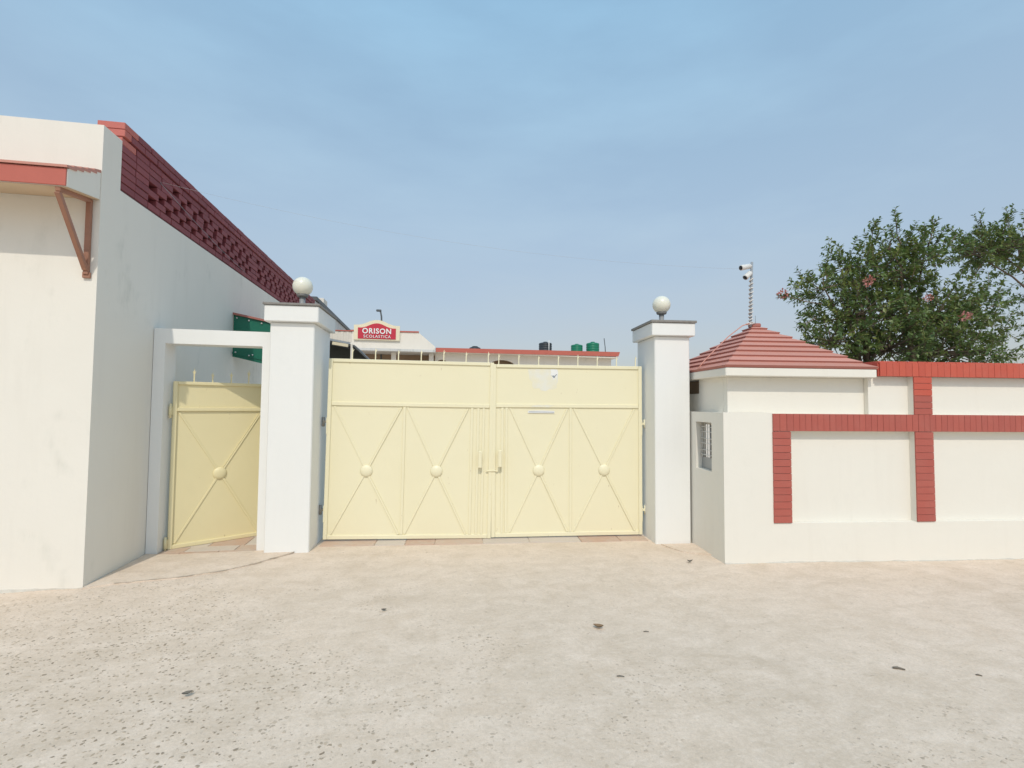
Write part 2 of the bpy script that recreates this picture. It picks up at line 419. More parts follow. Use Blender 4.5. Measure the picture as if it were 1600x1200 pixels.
th2 = bpy.data.objects.new('threshold', None); C.objects.link(th2); struct(th2); th2.location = (-1.16, 5.936, 0); th2.rotation_euler.z = R_(-4.45)
xx = 0.0; i = 0
while xx < 3.8:
    w = min(random.choice((.34, .48, .61, .55)), 3.84 - xx)
    slab(th2, xx, xx + w, -.13 + random.uniform(-.008, .008), .14, .009 + .002 * random.random(), random.choice(('pinkslab', 'pinkslab', 'paleslab')))
    slab(th2, xx, xx + w, .14, .60, .010, random.choice(('pinkslab', 'paleslab')))
    xx += w; i += 1

# ------------------------------------------------------------------ left building
LB = thing('building', 'cream building at left with red brick lattice parapet and tiled sunshade', 'building', (-2.891, 4.832, 0))
XW, YF = -2.891, 4.832     # local = world - (XW, YF)
def lb(name, x0, x1, y0, y1, z0, z1, mat, parent=LB, bev=.008): return box(name, x0, x1, y0 - YF, y1 - YF, z0, z1, mat, parent, bev)
pl = [(-7, YF - YF), (0, 0), (0, 13.2 - YF), (-.23, 13.2 - YF), (-.23, .27), (-7, .27)]
prism('wall', pl, 'z', -.1, 3.605, 'cream', LB)
lb('wall', -7, 0, YF, 5.10, 3.605, 4.085, 'cream', bev=0)
lb('wall', -7, -.24, 13.0, 13.2, -.1, 3.6, 'cream')
lb('roof_slab', -7, -.24, 5.102, 12.99, 3.4, 3.55, 'greywash')
# coping skim under the bricks
lb('ledge', -.22, -.006, 5.105, 13.19, 3.606, 3.6235, 'redjoint', bev=0)
# brick lattice parapet
PAR = lb('parapet', -.16, -.075, 5.12, 13.19, 3.624, 4.14, 'redjoint', bev=0)
bl, gap = .235, .008; ch = .0725
z = 3.624; y_end = 13.15
for c in range(9):
    zc = z + c * ch + ch / 2
    top = c >= 7
    solid = c in (0, 6, 7, 8)
    off = (c % 2) * bl / 2
    if solid:
        y = 5.10 + .002
        first = True
        while y < y_end:
            ln = bl / 2 if (first and c % 2) else bl
            ln = min(ln, y_end - y)
            w = .235 if top else .225
            if ln > .05:
                brick(w, ln - gap, ch - .007, (-.229 + w / 2 + (.008 if top else 0), y + ln / 2 - YF, zc), 'redsunlit' if (first and c >= 6) else 'redpar', LB, .003)  # near end of the top courses takes the sunlit colour
            y += ln; first = False
    else:
        y = 5.102; j = 0
        piers = [(5.10, 5.55 if c < 4 else 5.95), (8.35, 8.75), (12.85, 13.2)]
        while y < y_end:
            inp = any(a - .01 <= y < b for a, b in piers)
            ln = bl if inp else .200
            step = bl if inp else .30
            if not inp and c % 2 and j == 0: y += .15; j = 1
            if y + ln > y_end: break
            brick(.225, ln - gap, ch - .007, (-.1125, y + ln / 2 - YF, zc), 'redpar', LB, .004)
            y += step
            if inp: j = 0
# sunshade over the front
sh = [(-.002, 3.405), (-.40, 3.343), (-.40, 3.49), (-.002, 3.66)]
SS = prism('sunshade', sh, 'x', -7, -.006, 'cream', LB)
prism('soffit', [(-.003, 3.4035), (-.398, 3.3418), (-.398, 3.3378), (-.003, 3.3995)], 'x', -7, -.012, 'soffit', LB)
box('fascia', -7, -.010, -.412, -.4005, 3.347, 3.487, 'redfascia', LB, .002)
for k in range(5):
    t0 = k / 5; y0 = -.425 + t0 * .42; zb = 3.492 + t0 * .165
    pr = [(y0, zb), (y0, zb + .020), (y0 + .115, zb + .046), (y0 + .115, zb + .02)]
    pr = [(min(p[0], -.003), p[1]) for p in pr]
    prism('tile_course', pr, 'x', -7, .004 - .002 * k, 'rooftile', LB)
for bx in (-.075, -1.9, -3.8):
    br = box('bracket', bx - .02, bx + .02, -.034, -.003, 2.72, 3.39, 'bracket', LB, .003)
    vs = []
    def bar(y0, z0, y1, z1, w=.036, t=.036):
        d = Vector((0, y1 - y0, z1 - z0)); ln = d.length; ang = math.atan2(d.z, d.y)
        mt = Matrix.Translation((bx, (y0 + y1) / 2, (z0 + z1) / 2)) @ Matrix.Rotation(ang, 4, 'X')
        return box('arm', -w / 2 - .001, w / 2 + .001, -ln / 2, ln / 2, -t / 2, t / 2, 'bracket', br, .003, mt)
    bar(-.395, 3.322, -.03, 3.378); bar(-.39, 3.30, -.03, 2.76)
    box('foot_plate', bx - .03, bx + .03, -.022, -.002, 2.69, 2.74, 'bracket', br, .002)

foot(LB, (-6, 0, 0), (0, 0, 0), (0, -1, 0), 8)
foot(LB, (0, 0, 0.004), (0, .94, 0.004), (1, 0, 0), 9, h=.03)
# rear stretch of the left range: plain parapet with a dark coping, and a porch
RA = thing('building', 'streaked whitewashed rear range with dark coping beyond the lattice parapet', 'building', (-2.891, 13.2, 0))
box('wall', -4, 0, .01, 6, -.1, 4.28, 'greywash', RA)
box('coping', -4.05, .05, .0, 6.05, 4.283, 4.385, 'darkgrey', RA)
box('stair_head', -.47, -.03, 1.2, 1.7, 4.387, 4.60, 'farwhite', RA)
PO = thing('porch', 'small lean to porch with striped sheet gable above the main gate corner', 'porch', (-2.88, 11.2, 0))
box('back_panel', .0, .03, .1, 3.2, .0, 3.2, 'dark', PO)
prism('back_panel', [(.031, 0), (1.40, 0), (1.40, 2.68), (1.0, 3.08), (.031, 3.24)], 'y', 2.6, 2.65, 'dark', PO)  # sheet across the porch, coloured dark for its shaded depth
prism('roof', [(0.0, 3.30), (1.02, 3.13), (1.45, 2.70), (1.45, 2.66), (1.0, 3.09), (0.0, 3.26)], 'y', 1.86, 3.3, 'darkgrey', PO)
for k in range(14):
    x0 = k * .068
    zb0 = 3.345 - x0 * .165; zb1 = 3.345 - (x0 + .066) * .165
    prism('sheet_strip', [(x0, zb0), (x0 + .066, zb1), (x0 + .066, 3.47), (x0, 3.47)], 'y', 1.79 + (k % 2) * .008, 1.81, 'farwhite', PO)
box('trim', -.01, .965, 1.775, 1.83, 3.472, 3.50, 'redfascia', PO, .003)
box('post', .93, .98, 1.77, 1.82, 0, 3.15, 'farwhite', PO)
box('beam', .42, .82, 1.84, 1.90, 3.04, 3.12, 'signcream', PO, .004, Matrix.Rotation(R_(8), 4, 'Y') @ Matrix.Translation((-.40, 0, .12)))

# green sheet awning on the side wall above the small gate
AW = thing('awning', 'dark green metal sheet awning with red edge on the side wall', 'awning', (-2.889, 7.9, 0))
prism('sheet', [(.004, 2.30), (.004, 2.93), (.66, 2.80), (.66, 2.15)], 'y', 0, .012, 'green', AW)
prism('sheet', [(.004, 2.932), (.66, 2.802), (.66, 2.79), (.004, 2.918)], 'y', .0125, 1.2, 'green', AW)
prism('edge_trim', [(-.0, 2.934), (-.0, 2.965), (.70, 2.825), (.70, 2.795)], 'y', -.03, 1.22, 'roofdark', AW)
prism('rail', [(.004, 2.34), (.004, 2.37), (.66, 2.24), (.66, 2.21)], 'y', -.012, -.0005, 'green', AW)
for x, zz in ((.05, 2.885), (.22, 2.85), (.40, 2.815), (.05, 2.365), (.24, 2.32), (.29, 2.33), (.45, 2.28)):
    lathe('screw', [(.012, 0), (.012, .012), (.006, .018)], 'cable', AW, 8, (x, -.0005 if zz > 2.5 else -.0125, zz), 'y')

# ------------------------------------------------------------------ gate pillars and small doorway
def pillar(name, label, w, d, loc, rz, zb, zc, zs):
    t = thing(name, label, 'pillar', loc, rz, 'gate pillars')
    box('shaft', 0, w, 0, d, -.1, zb, 'white', t, .010)
    box('cap', -.05, w + .05, -.05, d + .05, zb + .001, zc, 'white', t, .008)
    box('coping_slab', -.064, w + .064, -.066, d + .062, zc + .001, zs, 'granite', t, .004)
    return t
pillar('gate_pillar', 'white square gate pillar between the small gate and the main gate', .462, .74, (-1.688, 5.628, 0), R_(-2.0), 2.487, 2.666, 2.692)
pillar('gate_pillar', 'white square gate pillar beside the small tiled guard house', .428, .60, (2.652, 5.362, 0), R_(-5), 2.437, 2.592, 2.622)
DF = thing('doorway_frame', 'plain white doorway frame around the small yellow gate', 'door frame', (-2.886, 5.765, 0))
prism('frame', [(0, -.1), (.112, -.1), (.112, 2.238), (1.085, 2.232), (1.085, -.1), (1.195, -.1), (1.195, 2.392), (0, 2.398)], 'y', 0, .235, 'white', DF)

def globe_lamp(loc, label, s=1.0):
    t = thing('globe_lamp', label, 'lamp', loc, 0, 'globe lamps on the gate pillars')
    r = .106 * s
    prof = [(.0001, -r)] + [(r * math.sin(a), -r * math.cos(a)) for a in [math.pi * k / 20 for k in range(1, 20)]] + [(.0001, r)]
    lathe('globe', prof, 'opal', t, 36, (0, 0, .205))
    lathe('collar', [(.036, .087), (.054, .090), (.060, .102), (.060, .116), (.046, .120)], 'collar', t, 24)
    lathe('stem', [(.034, 0), (.034, .006), (.030, .008), (.030, .088)], 'pipe', t, 20)
    lathe('base_flange', [(.05, .0), (.05, .006), (.034, .0065)], 'pipe', t, 20)
    return t
globe_lamp((-1.372, 5.66, 2.6925), 'cream globe lamp on the left gate pillar before the brick parapet')
globe_lamp((2.77, 5.42, 2.6225), 'cream globe lamp against the sky on the right gate pillar')

# ------------------------------------------------------------------ gates
def spike(parent, u, z, h, mat, style=0, y=-.012):
    w = .0052
    if style == 0:   # thin bar with a small barbed head
        pts = [(-w, 0), (w, 0), (w, h * .62), (w * 3.4, h * .86), (w * 1.2, h * .76), (.002, h), (-w * .7, h * .80), (-w, h * .62)]
    else:            # trident head
        pts = [(-w, 0), (w, 0), (w, h * .55), (w * 3, h * .80), (w * 1.1, h * .70), (0.001, h), (-w * 1.1, h * .70), (-w * 3, h * .80), (-w, h * .55)]
    o = prism('spike', [(u + a * 1.15, z + b) for a, b in pts], 'y', y, y + .010, mat, parent)
    return o
def dome(parent, u, z, r, mat, y):
    prof = [(r, 0), (r * .98, r * .08), (r * .88, r * .20), (r * .66, r * .31), (r * .36, r * .38), (.0005, r * .40)]
    return lathe('boss', prof, mat, parent, 28, (u, y, z), 'y')
def bar2(name, parent, u0, z0, u1, z1, w, y0, y1, mat):
    d = Vector((u1 - u0, 0, z1 - z0)); ln = d.length; a = math.atan2(d.z, d.x)
    mt = Matrix.Translation(((u0 + u1) / 2, 0, (z0 + z1) / 2)) @ Matrix.Rotation(-a, 4, 'Y')
    return box(name, -ln / 2, ln / 2, y0, y1, -w / 2, w / 2, mat, parent, .003, mt)

def leaf(label, x0, w, zt, zr, panels, handle_u, stiles, mat, root_loc, rz, tilt, hinge_side, spikes, hz):
    t = thing('gate_leaf', label, 'gate', root_loc, rz, 'leaves of the main gate')
    t.rotation_euler = (0, tilt, rz)
    zb = .0
    box('sheet', .012, w - .012, -.004, .004, zb + .012, zt - .012, mat, t, 0)
    bw = .045
    box('stile', 0, bw, -.022, .020, zb, zt, mat, t, .004)
    box('stile', w - bw, w, -.022, .020, zb, zt, mat, t, .004)
    box('rail', bw + .001, w - bw - .001, -.019, .018, zt - .040, zt, mat, t, .004)
    box('rail', bw + .001, w - bw - .001, -.019, .018, zr - .022, zr + .022, mat, t, .004)
    box('rail', bw + .001, w - bw - .001, -.019, .018, zb, zb + .045, mat, t, .004)
    for u in stiles:
        box('mullion', u - .016, u + .016, -.015, -.0045, zb + .046, zr - .023, mat, t, .004)
    for (a, b) in panels:
        bc = ((a + b) / 2, (zb + .045 + zr - .03) / 2 )
        bz = .79
        for (uu, zz) in ((a + .02, zr - .03), (b - .02, zr - .03), (a + .02, zb + .055), (b - .02, zb + .055)):
            bar2('brace', t, uu, zz, bc[0] + (uu - bc[0]) * .06, bz + (zz - bz) * .06, .022, -.013, -.0045, mat)
        dome(t, bc[0], bz, .073, mat, -.0046)
    # pull handle on two lugs
    h = box('handle', handle_u - .023, handle_u + .023, -.080, -.050, .84, 1.04, mat, t, .006)
    for zz in (.865, 1.0): box('lug', handle_u - .010, handle_u + .010, -.0495, -.0046, zz, zz + .018, mat, h, .002)
    for (u, hgt) in spikes: spike(t, u, zt, hgt, mat)
    for zz in hz:
        u0, u1 = (-.05, -.002) if hinge_side < 0 else (w + .002, w + .055)
        hg = box('hinge', u0, u1, -.020, .015, zz - .014, zz + .014, 'steel' if hinge_side < 0 else mat, t, .003)
        uu = u0 + .008 if hinge_side < 0 else u1 - .014
        tube('pin', [(uu, -.004, zz - .055), (uu, -.004, zz + .055)], .017, 'steel' if hinge_side < 0 else mat, hg, 10)
        box('hinge_plate', .0 - .004 if hinge_side < 0 else w - .006, .010 if hinge_side < 0 else w + .0015, -.026, -.0225, zz - .14, zz + .05, mat, hg, .001)
    return t
S = 1.012   # the leaves hang a little behind and above the line where they seem to meet the ground
GA = R_(-4.45)
g0 = Vector((-1.150, 5.936, 0)) * S
def gl(u): return g0 + Vector((math.cos(GA), math.sin(GA), 0)) * u * S
lsp = [(.265 + .268 * k, .135 + .01 * math.sin(k * 2.1)) for k in range(7)]
lsp = [(u, h) for u, h in lsp if u < 1.92]
LL = leaf('cream yellow main gate leaf beside the left pillar with plain upper panel', 0, 1.945, 2.105, 1.575, ((.06, .875), (.905, 1.66)), 1.797, (.890, 1.69, 1.765, 1.83), 'gate',
          gl(.005) + Vector((0, 0, .032)), GA, .010, -1, lsp, (1.36, .34))
w2 = 1.868
rsp = [(.075 + .245 * k, .125 + .012 * math.sin(k * 1.7 + 1)) for k in range(8)]
rsp = [(u, h) for u, h in rsp if u < w2 - .02]
RL = leaf('cream yellow main gate leaf beside the right pillar with torn paper remnants', 0, w2, 2.078, 1.575, ((.20, .945), (.985, 1.79)), .095, (.035, .125, .175, .965), 'gate',
          gl(1.931) + Vector((0, .002, .022)), GA + R_(.15), -.001, 1, rsp, (1.36, .30))
# bolt across the meeting stiles, scraps of posters
bo = box('bolt', -.07, .075, -.034, -.0235, .785, .80, 'gate', RL, .002)
def scrap(pts, y, mat, nm='paper_scrap'):
    return prism(nm, pts, 'y', y - .0006, y, mat, RL)
def blob(cx, cz, rx, rz, n=26, jag=.12, flat=None):
    p = []
    for k in range(n):
        a = 2 * math.pi * k / n; r = 1 + random.uniform(-jag, jag)
        x, zz = cx + rx * r * math.cos(a), cz + rz * r * math.sin(a)
        if flat is not None: zz = min(zz, flat)
        p.append((x, zz))
    return p
scrap([(.432, 2.024), (.60, 2.029), (.80, 2.026), (.812, 1.985), (.806, 1.93), (.808, 1.87), (.79, 1.845), (.795, 1.80), (.74, 1.775), (.70, 1.782), (.655, 1.755), (.60, 1.765), (.575, 1.79), (.51, 1.785), (.485, 1.82), (.492, 1.87), (.455, 1.90), (.447, 1.96)], -.0042, 'paper')
scrap([(.715, 2.026), (.795, 2.024), (.808, 1.985), (.80, 1.945), (.79, 1.905), (.775, 1.935), (.762, 1.895), (.742, 1.905), (.735, 1.94), (.715, 1.955), (.722, 1.99)], -.0050, 'letter')
scrap([(.725, 1.958), (.735, 1.946), (.752, 1.950), (.765, 1.944), (.785, 1.966), (.798, 1.962), (.778, 1.944), (.768, 1.925), (.758, 1.915), (.744, 1.93), (.735, 1.94)], -.0058, 'ink')
scrap(blob(.610, 1.572, .13, .014, 24, .25), -.0194, 'paper')
scrap([(.435, 1.488), (.762, 1.486), (.764, 1.515), (.60, 1.520), (.437, 1.516)], -.0136, 'letter')
scrap([(.445, 1.498), (.760, 1.496), (.760, 1.503), (.445, 1.506)], -.0144, 'ink')

PG = thing('gate_leaf', 'narrow yellow pedestrian gate standing ajar in the white doorway', 'gate', (-2.745, 5.905, .012), R_(32))
wz, zt, zr = .95, 1.825, 1.515
mat = 'pedgate'
box('sheet', .012, wz - .012, -.004, .004, .012, zt - .012, mat, PG, 0)
for a in (0, wz - .040): box('stile', a, a + .040, -.028, .018, 0, zt, mat, PG, .004)
for a, b in ((zt - .036, zt), (zr - .02, zr + .02), (0, .042)): box('rail', .041, wz - .041, -.026, .016, a, b, mat, PG, .004)
for (uu, zz) in ((.06, zr - .03), (wz - .06, zr - .03), (.06, .055), (wz - .06, .055)):
    bar2('brace', PG, uu, zz, wz / 2 + (uu - wz / 2) * .06, .78 + (zz - .78) * .06, .021, -.013, -.0045, mat)
dome(PG, wz / 2, .78, .072, mat, -.0046)
for k, u in enumerate((.19, .37, .56, .745)): spike(PG, u, zt, (.155, .115, .13, .165)[k], mat, 1)
for zz in (1.50, .06):
    hg = box('hinge', -.035, -.001, -.03, .01, zz - .05, zz + .05, mat, PG, .003)
    tube('pin', [(-.022, -.036, zz - .08), (-.022, -.036, zz + .08)], .012, mat, hg, 10)

# ------------------------------------------------------------------ boundary wall (frame: u along, v into depth)
W0 = Vector((3.026, 4.590, 0)); WA = R_(-5.5)
BW = thing('boundary_wall', 'long cream boundary wall with red brick bands, pillars and bright red coping', 'wall', W0, WA)
UE = 6.4
cols = [(.530, .722), (2.115, 2.318), (3.70, 3.90), (5.28, 5.48)]
box('plinth', .530, UE, 0, .26, -.1, .405, 'creamw', BW, 0)
box('panel', .534, UE, .070, .25, .4055, 1.355, 'creamw', BW, 0)
box('band_core', .534, UE, .003, .255, 1.3555, 1.535, 'creamw', BW, 0)
box('panel', 1.712, UE, .072, .245, 1.5355, 1.944, 'creamw', BW, 0)
box('coping_core', 1.7300, UE, .000, .30, 1.9445, 2.085, 'redback', BW, .004)
for i, (a, b) in enumerate(cols):
    box('pier', a + .002, b - .002, .002, .069, .406, 1.355, 'creamw', BW, 0)
    if i: box('pier', a + .002, b - .002, .003, .0715, 1.536, 1.944, 'creamw', BW, 0)
    # reveal rims read as plaster
    nb = 13; hb = (1.352 - .408) / nb
    box('joint_bed', a, b, -.0025, .0015, .408, 1.354, 'pinkback', BW, 0)
    for k in range(nb):
        brick(b - a + .004, .014, hb - (.0045 if i != 1 else .003), ((a + b) / 2, -.006, .408 + hb * (k + .5)), 'redwall', BW, .0006, bev=.0012)
    if i:
        nb = 6; hb = (1.940 - 1.537) / nb
        box('joint_bed', a, b, -.0025, .0025, 1.537, 1.942, 'pinkback', BW, 0)
        for k in range(nb):
            brick(b - a + .003, .014, hb - .0045, ((a + b) / 2, -.006, 1.537 + hb * (k + .5)), 'redtop' if k > 2 else 'redwall', BW, .0006, bev=.0012)
box('joint_bed', .531, UE, -.0028, .0025, 1.358, 1.534, 'redback', BW, 0)
u = .530; 
while u < 5.6:
    bwid = .075 if u < .7 else .0665
    brick(bwid - .0025, .014, .180, (u + bwid / 2, -.0063, 1.447), 'redwall', BW, .0007, bev=.0012); u += bwid
u = 1.728
while u < 5.6:
    bwid = .0735
    brick(bwid - .0025, .016, .146, (u + bwid / 2, -.0082, 2.0165), 'redtop', BW, .0007, bev=.0012)
    u += bwid
for k in range(4): brick(.014, .0715, .146, (1.7225, .036 + .0735 * k, 2.0165), 'redtop', BW, .001, bev=.002)
# top of the coping: headers laid flat
u = 1.715
while u < 5.6:
    brick(.108, .31, .018, (u + .056, .146, 2.0955), 'redtop', BW, .0012, bev=.003); u += .112

foot(BW, (.53, 0, 0), (UE, 0, 0), (0, -1, 0), 5)
# ------------------------------------------------------------------ guard house
GH = thing('guard_house', 'small cream guard house with stepped faded red pyramid roof', 'guard house', W0, WA)
cw = 'creamw'
D = 1.68
# lower walls, with the window opening left free in the side wall
box('wall', 0, .530, 0, .12, -.1, 1.545, cw, GH, 0)
wv0, wv1, wz0, wz1 = .258, .628, .90, 1.432
box('wall', 0, .12, .121, wv0, -.1, 1.545, cw, GH, 0)
box('wall', 0, .12, wv1, D, -.1, 1.545, cw, GH, 0)
box('wall', .0, .12, wv0 + .0005, wv1 - .0005, -.1, wz0, cw, GH, 0)
box('wall', .0, .12, wv0 + .0005, wv1 - .0005, wz1, 1.545, cw, GH, 0)
box('floor_slab', .121, 1.705, .05, D, 1.40, 1.531, cw, GH, 0)
# upper storey walls set back
s = .115
box('wall', s, 1.660, s + .012, s + .10, 1.50, 1.925, cw, GH, .004)
box('wall', s, s + .1, s + .1005, .78, 1.50, 1.925, cw, GH, 0)
box('wall', s, s + .1, .7805, 1.3, 1.50, 1.76, cw, GH, .003)
box('wall', s, s + .1, 1.3005, 1.58, 1.50, 1.925, cw, GH, 0)
box('wall', s + .1, 1.66, 1.48, 1.58, 1.50, 1.925, cw, GH, 0)
box('wall', 1.56, 1.66, .2285, 1.479, 1.50, 1.925, cw, GH, 0)
box('wall', 1.6605, 1.711, .071, .20, 1.50, 1.925, cw, GH, 0)
box('back_panel', s + .09, s + .099, .781, 1.2995, 1.7605, 1.92, 'brownwall', GH, 0)  # brown sheet closing the opening, its tone standing in for the dim inside
foot(GH, (-.002, 0, 0), (.53, 0, 0), (0, -1, 0), 6)
foot(GH, (0, .9, 0), (0, 0, 0), (-1, 0, 0), 7)
# eave fascia slab
e0, e1, ev0, ev1 = .022, 1.690, -.018, 1.70
box('eave', e0, e1, ev0, ev1, 1.926, 2.012, cw, GH, .006)
RF = box('roof', e0 + .03, e1 - .03, ev0 + .03, ev1 - .03, 2.0125, 2.03, 'roofdark', GH, 0)
zA, n = 2.60, 9
ac = ((e0 + e1) / 2, (ev0 + ev1) / 2)
def ring(t): return (e0 + (ac[0] - e0) * t - .012, e1 + (ac[0] - e1) * t + .012, ev0 + (ac[1] - ev0) * t - .012, ev1 + (ac[1] - ev1) * t + .012)
def rz(t): return 2.014 + (zA - 2.014) * t
for k in range(n):
    t0, t1 = k / n, min((k + 1) / n + .02, .985)
    a0, a1, b0, b1 = ring(t0); c0, c1, d0, d1 = ring(t1)
    zl, zh = rz(t0), rz(t1); nose = .026
    for side in range(4):
        lo = [((a0, b0), (a1, b0)), ((a0, b1), (a0, b0)), ((a1, b0), (a1, b1)), ((a1, b1), (a0, b1))][side]
        hi = [((c0, d0), (c1, d0)), ((c0, d1), (c0, d0)), ((c1, d0), (c1, d1)), ((c1, d1), (c0, d1))][side]
        j = random.uniform(-.002, .002)
        cen = Vector(ac); und = [tuple(Vector(q) + (cen - Vector(q)).normalized() * .018) for q in lo]
        vs = [(*und[0], zl + j), (*und[1], zl + j), (*lo[1], zl + nose + j), (*lo[0], zl + nose + j), (*hi[0], zh), (*hi[1], zh), (*hi[0], zh - .02), (*hi[1], zh - .02)]
        fs = [(0, 1, 2, 3), (3, 2, 5, 4), (0, 3, 4, 6), (1, 7, 5, 2), (6, 4, 5, 7), (0, 6, 7, 1)]
        bm = bmesh.new(); bv = [bm.verts.new(v) for v in vs]
        for q in fs: bm.faces.new([bv[i] for i in q])
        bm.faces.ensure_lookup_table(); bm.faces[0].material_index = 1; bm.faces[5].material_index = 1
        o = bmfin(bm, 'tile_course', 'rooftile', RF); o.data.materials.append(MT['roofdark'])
box('ridge_cap', ac[0] - .06, ac[0] + .06, ac[1] - .05, ac[1] + .05, zA - .02, zA + .03, 'roofdark', RF, .012)
# window: frame, steel grille
WN = box('window', .068, .080, wv0 + .001, wv1 - .001, wz0 + .001, wz0 + .13, 'pipe', GH, .002)
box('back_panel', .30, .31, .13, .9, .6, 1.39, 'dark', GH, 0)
for k in range(6):
    v = wv0 + .03 + k * (wv1 - wv0 - .06) / 5
    tube('grille_bar', [(.063, v, wz0 + .13), (.063, v, wz1 - .002)], .0042, 'camwhite', WN, 6)
zz = wz0 + .16
for k, dz in enumerate((0, .055, .075, .055, .075, .055, .055)):
    zz += dz
    tube('grille_bar', [(.054, wv0 + .001, zz), (.054, wv1 - .001, zz)], .0045, 'camwhite', WN, 6)

# ------------------------------------------------------------------ camera pole on the guard house
PX, PY = 3.872, 5.30
CP = thing('camera_pole', 'thin grey pole wrapped in white cable with two small security cameras', 'camera pole', (PX, PY, 2.58))
tube('pole', [(0, 0, 0), (.012, 0, .36), (.030, 0, .80)], .015, 'darkcable', CP, 10)
tube('clamp', [(-.06, -.01, .03), (.05, .0, .05)], .014, 'camwhite', CP, 8)
pts = []
for k in range(150):
    a = k * .50; zz = .03 + .56 * (k / 149) ** 1.15
    rr_ = .021 + .003 * math.sin(k * 1.7)
    pts.append((rr_ * math.cos(a) + .030 * zz, rr_ * math.sin(a), zz + .004 * math.sin(k * .9)))
tube('cable_wrap', pts, .0072, 'camwhite', CP, 5)
for (dx, dz, ang, ln) in ((-.02, .745, 14, .150), (-.015, .665, 42, .115)):
    d = Vector((-math.cos(R_(ang * .8)), -.16, -math.sin(R_(ang)))).normalized()
    p0 = Vector((.018 + dx, -.012, dz))
    hd = tube('camera_head', [tuple(p0), tuple(p0 + d * .01), tuple(p0 + d * ln * .9), tuple(p0 + d * ln)], [.020, .031, .034, .033], 'camwhite', CP, 16)
    tube('lens', [tuple(p0 + d * (ln - .002)), tuple(p0 + d * (ln + .003))], .026, 'lens', hd, 14)
    tube('mount', [(.028, 0, dz + .01), tuple(p0)], .011, 'camwhite', hd, 8)
tube('antenna', [(.065, 0, 0), (.068, 0, .14)], .0035, 'darkcable', CP, 6)
tag(tube('roof_cable', [(PX - .03, PY - .02, 2.62), (3.74, 5.27, 2.585), (3.52, 5.22, 2.44), (3.28, 5.14, 2.255), (3.12, 5.10, 2.12), (3.04, 5.09, 2.03)], .0065, 'rooftile', None, 6), 'thin faded red conduit running down the left slope of the guard house roof', 'conduit')
# overhead wire from the brick parapet to the camera pole
A_ = Vector((-2.845, 5.675, 3.957)); B_ = Vector((PX + .028, PY - .01, 3.29))
pts = [tuple(A_.lerp(B_, k / 30) - Vector((0, 0, 4 * .20 * (k / 30) * (1 - k / 30)))) for k in range(31)]
tag(tube('overhead_wire', pts, .0010, 'skywire', None, 5), 'thin pale wire strung from the brick parapet across the sky', 'wire')
tag(tube('wire_tail', [(-2.848, 5.69, 3.955), (-2.852, 6.3, 3.86), (-2.852, 7.2, 3.74), (-2.852, 8.2, 3.66)], .0025, 'darkcable', None, 5), 'loose thin wire trailing along the brick lattice parapet', 'wire')

# ------------------------------------------------------------------ school buildings far behind the gate
SB = thing('school_building', 'cream school block with curved red name board on its parapet', 'building', (-3.2, 32, 0))
x0 = -4.6
prism('wall', [(x0, 5.10), (3.675, 5.10), (3.675, 5.40), (2.63, 6.27), (x0, 6.20)], 'y', 0, .25, 'farwhite', SB)
prism('coping', [(x0, 6.205), (2.63, 6.275), (2.63, 6.36), (x0, 6.29)], 'y', -.05, .30, 'redfascia', SB)
box('sunshade', x0, 3.70, -.9, -.001, 4.93, 5.09, 'greywash', SB)
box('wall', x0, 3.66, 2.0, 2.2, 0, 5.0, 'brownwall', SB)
box('roof_slab', x0, 3.66, .26, 2.2, 5.01, 5.12, 'greywash', SB)
for cx in (-3.2, 1.08, 3.45): box('column', cx - .15, cx + .15, -.3, .0, 0, 4.925, 'farwhite', SB)
SG = thing('name_board', 'arched red name board with white lettering and cream border', 'sign', (-3.19, 31.93, 5.74))
def arch(hw, h0, h1, y0, y1, name, mat, zb, par):
    top = []
    for k in range(25):
        x = hw - 2 * hw * k / 24; s_ = abs(x) / hw
        e = .5 + .5 * math.cos(math.pi * min(s_ / .86, 1)); top.append((x, h0 + (h1 - h0) * e))
    return prism(name, [(-hw, zb), (hw, zb)] + top, 'y', y0, y1, mat, par)
arch(1.42, .90, 1.24, -.06, .06, 'border', 'signcream', -.05, SG)
arch(1.17, .72, 1.02, -.09, -.0605, 'board', 'signred', .02, SG)
def text(body, size, loc, parent, offset, sx=1.0, spacing=1.0):
    cu = bpy.data.curves.new('t', 'FONT'); cu.body = body; cu.size = size; cu.align_x = 'CENTER'; cu.extrude = .02; cu.offset = offset; cu.space_character = spacing
    o = bpy.data.objects.new('t', cu); C.objects.link(o)
    bpy.context.view_layer.update()
    me = bpy.data.meshes.new_from_object(o.evaluated_get(bpy.context.evaluated_depsgraph_get()))
    bpy.data.objects.remove(o); me.materials.clear()
    t = link('lettering', me, 'letter', parent); t.rotation_euler = (R_(90), 0, 0); t.scale = (sx, 1, 1); t.location = loc; return t
text('ORISON', .46, (0.0, -.115, .365), SG, .011, .96, 1.14)
text('SCOLASTICA', .255, (0.02, -.115, .09), SG, .0015, .98, 1.2)
SL = thing('street_lamp', 'dark slim street lamp rising behind the red name board', 'street lamp', (-3.1, 34, 0))
tube('pole', [(0, 0, 0), (0, 0, 7.0), (-.03, 0, 7.6), (-.10, 0, 7.95)], .055, 'darkgrey', SL, 8)
box('lamp_head', -.38, -.04, -.09, .09, 7.92, 8.06, 'darkgrey', SL, .03)

LA = R_(4)
LBk = thing('school_building', 'long low cream building with red roof fascia behind the main gate', 'building', (.50, 32, 0), LA)
